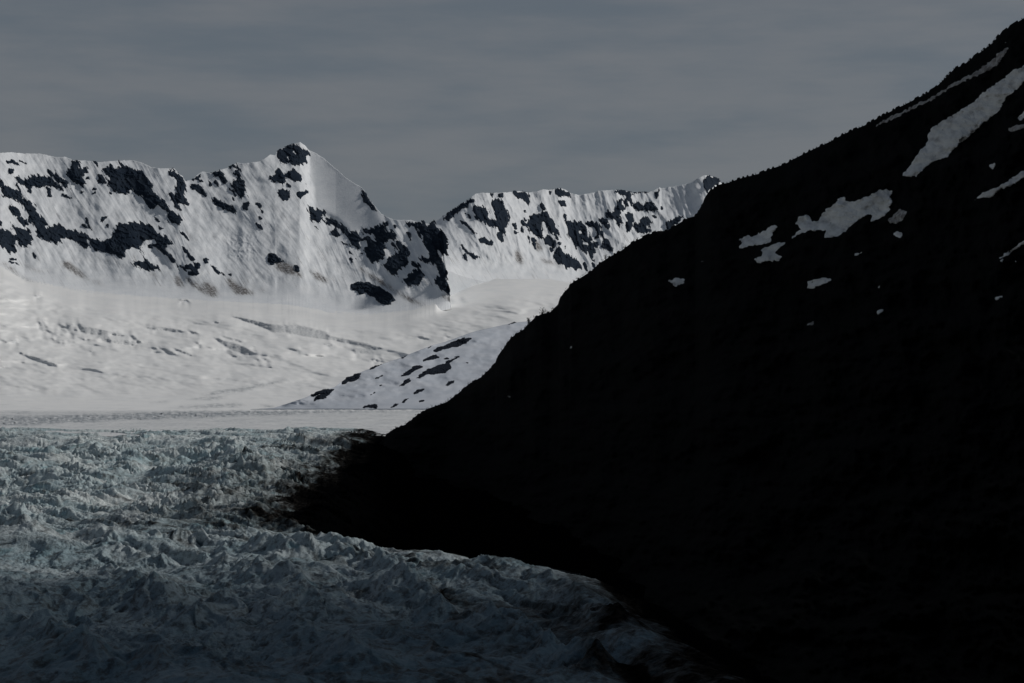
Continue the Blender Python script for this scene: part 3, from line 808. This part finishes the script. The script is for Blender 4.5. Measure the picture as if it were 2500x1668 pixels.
# ------------------------------------------------------------------ black hillside with old snow patches
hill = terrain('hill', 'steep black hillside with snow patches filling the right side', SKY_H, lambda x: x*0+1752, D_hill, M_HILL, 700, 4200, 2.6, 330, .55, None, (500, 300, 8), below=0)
for k, p in enumerate(SNOW_H):
    dim = k in (5, 10, 20, 22, 25)
    o = patch('snow_patch', p, D_hill, M_PATCH, lift=1.6, crag=5, step=.8, jag=2.8, speck=1.8 if k == 1 else .9, ragged=1.3, cut=.60 if k == 1 else .56, aniso=(1.4, 1, -.4), cragw=(60, 30), seed=1000+k*3,
              edge=1.6, attrs_fn=(lambda X, Y, d=.8 if dim else .8 if k == 1 else 0: {'dirt_shade': np.full(X.shape, d)+sstep(-.1, .6, fbm(X/30, Y/22, 4, seed=7))*.6}))
    if o: tag(o, SNOW_H_LABEL[k], 'snow patch', 'snow patches on the black hillside')

# ------------------------------------------------------------------ crevassed glacier in the foreground
EDGE = [(-186, 3300), (-186, 3000), (-176, 2600), (-182, 2100), (-178, 1800), (-163, 1520), (-72, 1405), (0, 1290), (47, 1160), (60, 1050), (68, 950), (74, 780), (78, 400)]
def sdist(x, y, line):
    best = np.full(x.shape, 1e9); sg = np.ones(x.shape)
    for (x0, y0), (x1, y1) in zip(line[:-1], line[1:]):
        dx, dy = x1-x0, y1-y0; L2 = dx*dx+dy*dy
        t = np.clip(((x-x0)*dx+(y-y0)*dy)/L2, 0, 1); ex = x-(x0+t*dx); ey = y-(y0+t*dy); d = np.hypot(ex, ey)
        s = np.sign(-(dx*(y-y0)-dy*(x-x0)))
        m = d < best; best = np.where(m, d, best); sg = np.where(m, s, sg)
    return best*(-sg)                  # positive on the hill side
CRESTS = [(6, 7, [(483, 1287), (520, 1300), (600, 1322)]), (6, 7, [(439, 1327), (548, 1331), (636, 1362), (746, 1375)]),
    (6, 8, [(693, 1300), (746, 1308), (812, 1340), (847, 1353)]), (7, 8, [(527, 1379), (588, 1397), (658, 1436), (746, 1471), (790, 1515)]),
    (7, 7, [(250, 1423), (307, 1441), (342, 1476), (395, 1498), (470, 1530)]), (5, 6, [(246, 1318), (263, 1344), (329, 1362), (386, 1375)]),
    (6, 7, [(44, 1265), (57, 1305), (88, 1331)]), (8, 7, [(800, 1370), (900, 1393), (960, 1420), (1050, 1483), (1130, 1515), (1220, 1560), (1330, 1610), (1470, 1660)]),
    (5, 7, [(1000, 1310), (1100, 1330), (1230, 1345), (1330, 1360)]), (6, 6, [(0, 1530), (110, 1550), (180, 1590), (240, 1650)]),
    (6, 7, [(700, 1540), (800, 1590), (900, 1640)]), (5, 6, [(860, 1345), (960, 1375), (1080, 1400), (1200, 1440)]), (4, 5, [(1180, 1400), (1290, 1430), (1400, 1480), (1520, 1560)]),
    (8, 13, [(500, 1100), (560, 1128), (620, 1165), (650, 1185)]), (7, 12, [(480, 1083), (640, 1100), (800, 1096)]), (8, 12, [(200, 1095), (260, 1105), (330, 1130)]),
    (6, 9, [(90, 1190), (180, 1200), (280, 1215)]), (6, 8, [(480, 1230), (560, 1240), (640, 1275)])]
def glacier():
    gx = np.arange(-170, 1960, 2.0)
    d = [560.0]
    while d[-1] < 3150: d.append(d[-1]*1.00155)
    d = np.array(d)
    X, Dm = np.meshgrid((gx-1250)/F, d); wx = X*Dm; wy = Dm
    pyb = np.interp(d, [520, 700, 900, 1200, 1500, 2000, 2500, 3000, 3300], [1800, 1672, 1545, 1408, 1318, 1205, 1118, 1053, 1046])
    z0 = CAMZ-(pyb-HZ)/F*d; z0 = z0[:, None]+0*wx
    s = sdist(wx, wy, EDGE)
    s = -s if s[0, 0] > 0 else s
    far = sstep(1450, 1650, wy)
    z = z0-sstep(-5, 75, s)*32
    z = z+6*np.exp(-((s+22)/20)**2)*(1-far)        # lifted rim of the ice
    # domain warp, then ridges drawn out along the flow
    qx = wx+fbm(wx/70, wy/90, 3, seed=301)*26; qy = wy+fbm(wx/70+9, wy/90, 3, seed=303)*34
    th = np.interp(wy, [600, 1400, 2200, 3200], [.24, .30, .62, .9])
    v = qx*np.cos(th)+qy*np.sin(th); u = -qx*np.sin(th)+qy*np.cos(th)
    far_ = sstep(1300, 2000, wy)
    r0 = ridged(v/34, u/170, 2, .45, seed=310, sharp=1.2)
    r1 = ridged((v+11*r0)/34, u/170, 3, .45, seed=310, sharp=1.15)
    rb = fbm(v/75, u/210, 2, seed=312)
    r2 = ridged((v+3*r0)/13, u/(44-4*far_), 4, .5, seed=320, sharp=1.2)
    r2f = ridged((v+5*r0)/27, u/38, 4, .5, seed=322, sharp=1.2)
    rt = ridged(v/60, u/24, 3, .5, seed=325, sharp=1.2)
    r3 = ridged((v+fbm(wx/12, wy/12, 2, seed=337)*5)/6, u/15, 3, .55, seed=330, sharp=1.1)
    r4 = ridged(qx/2.6, qy/6, 3, .6, seed=334, sharp=1.1)
    big = fbm(wx/120, wy/230, 3, seed=340)
    amp = np.interp(wy, [560, 1000, 1600, 2400, 2900, 3150], [.8, .9, 1.1, 1.15, .7, .25])
    det = np.clip(.6+1.5*fbm(wx/50+4, wy/90, 2, seed=333), .15, 1.3)
    bm_ = np.clip(.75+1.6*fbm(wx/90, wy/160, 2, seed=335), .2, 1.5)
    rel = (r1-.5)*(8.5+3*far_)*bm_+rb*12+(r2-.5)*(3.4+1.2*far_)+(r2f-.5)*9*far_*bm_+(rt-.5)*(1.6+2*far_)*det+(r3-.5)*(1.6+1.4*far_)*det+(r4-.5)*.7*det
    z = z+amp*rel*(1-.45*sstep(0, 60, s))*(1-.5*np.exp(-((s+8)/28)**2))+big*20*sstep(3000, 2500, wy)*far_+big*8*(1-far_)
    # long ice crest and the dark trough beside it running to the lower right
    tb = [(520, 1800), (700, 1672), (900, 1545), (1200, 1408), (1500, 1318), (2000, 1205), (2500, 1118), (3000, 1053)]
    def on_ice(pts):
        out = []
        for px, py in pts:
            dd = float(np.interp(py, [b for a, b in tb][::-1], [a for a, b in tb][::-1])); out.append(((px-1250)/F*dd, dd))
        return out
    for hh, ww, pts in CRESTS:
        hh *= 1.35; ww *= 1.3
        L = on_ice(pts); c1 = np.abs(sdist(wx, wy, L)+fbm(wx/16, wy/30, 3, seed=361)*7)
        ww = ww*(.7+.6*(1+fbm(wx/20, wy/40, 2, seed=363)))
        hmod = 1+.8*fbm(wx/18, wy/26, 3, seed=365)
        z = z+hh*hmod*np.exp(-(c1/ww)**1.15)
        rel = rel+hh*.5*np.exp(-(c1/ww*1.6)**1.2)
    c2 = sdist(wx, wy, [(-66, 1215), (-36, 1090), (-10, 960), (12, 870), (40, 740), (62, 560)])
    band = np.exp(-(c2/11)**2)*sstep(1230, 1120, wy); z = z-band*7
    z = z-sstep(2850, 3120, wy)*sstep(-45, 5, s)*9
    # debris: dark moraine against the hill, thinning out over the ice
    nz = fbm(wx/32, wy/75, 4, .6, seed=350)
    deb_far = sstep(-120, 12, s+nz*45)*sstep(1480, 1620, wy)
    deb_near = sstep(-34, 14, s+nz*24)*(1-sstep(1480, 1620, wy))
    tail = sstep(1350, 900, wy)*sstep(-100, 25, s+nz*75)*.85
    dirty = .40*sstep(-285, -60, s+nz*90)*sstep(1430, 1600, wy)*sstep(2950, 2300, wy)
    deb_far = np.maximum(deb_far, dirty)
    deb = np.clip(np.maximum(np.maximum(deb_far, deb_near), np.maximum(tail, band*np.clip(.6+nz*1.6, 0, .9))), 0, 1)
    flow = sstep(.02, .34, fbm((v+6*r0)/24, u/260, 4, .6, seed=371))*(.30+.25*sstep(-260, -20, s))*sstep(3050, 2500, wy)
    deb = np.maximum(deb, np.minimum(deb+flow, .5+.06*nz))
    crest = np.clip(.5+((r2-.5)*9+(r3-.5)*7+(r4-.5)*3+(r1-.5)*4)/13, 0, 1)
    V = np.stack([wx, wy, z], -1)
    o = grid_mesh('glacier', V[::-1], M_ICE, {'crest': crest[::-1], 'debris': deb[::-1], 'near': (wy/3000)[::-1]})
    tag(o, 'crevassed blue grey glacier ice filling the foreground', kind='structure')
glacier()

# ------------------------------------------------------------------ unseen cloud bank, added above the frame to shade the foreground
def cloud_blocker():
    r_ = random.Random(5); import bmesh
    bm = bmesh.new()
    for i in range(60):
        cx = r_.uniform(1300, 2700); cy = -500+2350*(1-r_.random()**.62); rr = r_.uniform(170, 330)
        geom = bmesh.ops.create_icosphere(bm, subdivisions=3, radius=1)
        for v_ in geom['verts']:
            n_ = 1+.16*math.sin(v_.co.x*5+i)+.12*math.sin(v_.co.y*7-i*2)+.1*math.sin(v_.co.z*9+i*3)
            v_.co = (cx+v_.co.x*rr*n_, cy+v_.co.y*rr*n_, 1560+v_.co.z*rr*.42*n_+r_.uniform(-.5, .5)*6)
    me = bpy.data.meshes.new('cloud_blocker'); bm.to_mesh(me); bm.free(); me.materials.append(M_CLOUD_BLOCKER)
    me.polygons.foreach_set('use_smooth', [True]*len(me.polygons))
    o = bpy.data.objects.new('cloud_blocker', me); COL.objects.link(o); tag(o, kind='structure')
cloud_blocker()

# ------------------------------------------------------------------ shrubs along the skyline of the hill
def shrub_mesh(seed, h, n):
    r_ = random.Random(seed); V = []; Q = []
    def quad(a, b, wdt):
        dx = r_.uniform(-1, 1); dy = r_.uniform(-1, 1); L = math.hypot(dx, dy) or 1; dx *= wdt/L; dy *= wdt/L
        i = len(V); V.extend([(a[0]-dx, a[1]-dy, a[2]), (a[0]+dx, a[1]+dy, a[2]), (b[0]+dx*.4, b[1]+dy*.4, b[2]), (b[0]-dx*.4, b[1]-dy*.4, b[2])]); Q.append((i, i+1, i+2, i+3))
    stems = []; leaves_start = None
    for k in range(n):
        a = (0, 0, -.3*h); az = r_.uniform(0, 6.28); sp = r_.uniform(.1, .75); L = h*r_.uniform(.6, 1.1); p = a
        for j in range(3):
            q = (p[0]+math.cos(az)*sp*L/3, p[1]+math.sin(az)*sp*L/3, p[2]+L/3*1.25); quad(p, q, .05*h); p = q; sp *= 1.1; stems.append(q)
    nst = len(Q)
    for q in stems:
        for j in range(5):
            c = tuple(q[i]+r_.gauss(0, .13*h) for i in range(3)); e = tuple(c[i]+r_.gauss(0, .09*h) for i in range(3)); quad(c, e, .055*h)
    return V, Q
SV = []; SQ = []
rr_ = random.Random(11)
def hill_point(px):
    yr = float(interp(np.array([px]), SKY_H)[0]); D = float(D_hill(np.array([px]), np.array([yr]))[0])
    return world(np.array(px), np.array(yr), np.array(D)), D
px = 930.0
while px < 2500:
    c, D = hill_point(px)
    dens = .5+.5*float(perlin(np.array([px/40]), np.array([3.1]))[0])*1.6
    if rr_.random() < max(.12, dens)*(.1 if px > 1600 else .8):
        V, Q = shrub_mesh(rr_.randint(0, 9999), rr_.uniform(1.0, 3.2)*(D/2600)*float(np.interp(px, [1500, 1900], [.85, .3])), 4)
        i = len(SV); ox, oy = rr_.uniform(-.5, .5), rr_.uniform(-12, 4)
        SV.extend([(v[0]+c[0]+ox, v[1]+c[1]+oy, v[2]+c[2]-.6) for v in V]); SQ.extend([tuple(t+i for t in q) for q in Q])
    px += rr_.uniform(1.2, 4)
o = link_mesh('shrub_cover', SV, SQ, M_SHRUB, smooth=False); tag(o, 'low dark shrubs growing along the skyline of the hill', 'shrubs', kind='stuff')
for (px, dy, h, n, lb) in [(1291, 10, 8.5, 9, 'bare twiggy shrub sticking out left of the hill edge above the rounded snow ridge'),
                           (1325, 4, 6.5, 10, 'dense dark shrub on the step in the hill edge right of the twiggy one'),
                           (1478, 3, 5.0, 8, 'rounded dark shrub on the hill edge halfway down against the far snowy mountain')]:
    c, D = hill_point(px)
    V, Q = shrub_mesh(int(px), h, n)
    V = np.array(V)+np.array([c[0], c[1]-3, c[2]-dy*D/F*.3])
    o = link_mesh('shrub', V, Q, M_SHRUB, smooth=False, origin=(float(c[0]), float(c[1])-3, float(c[2]))); tag(o, lb, 'shrub', 'shrubs standing out on the hill edge')
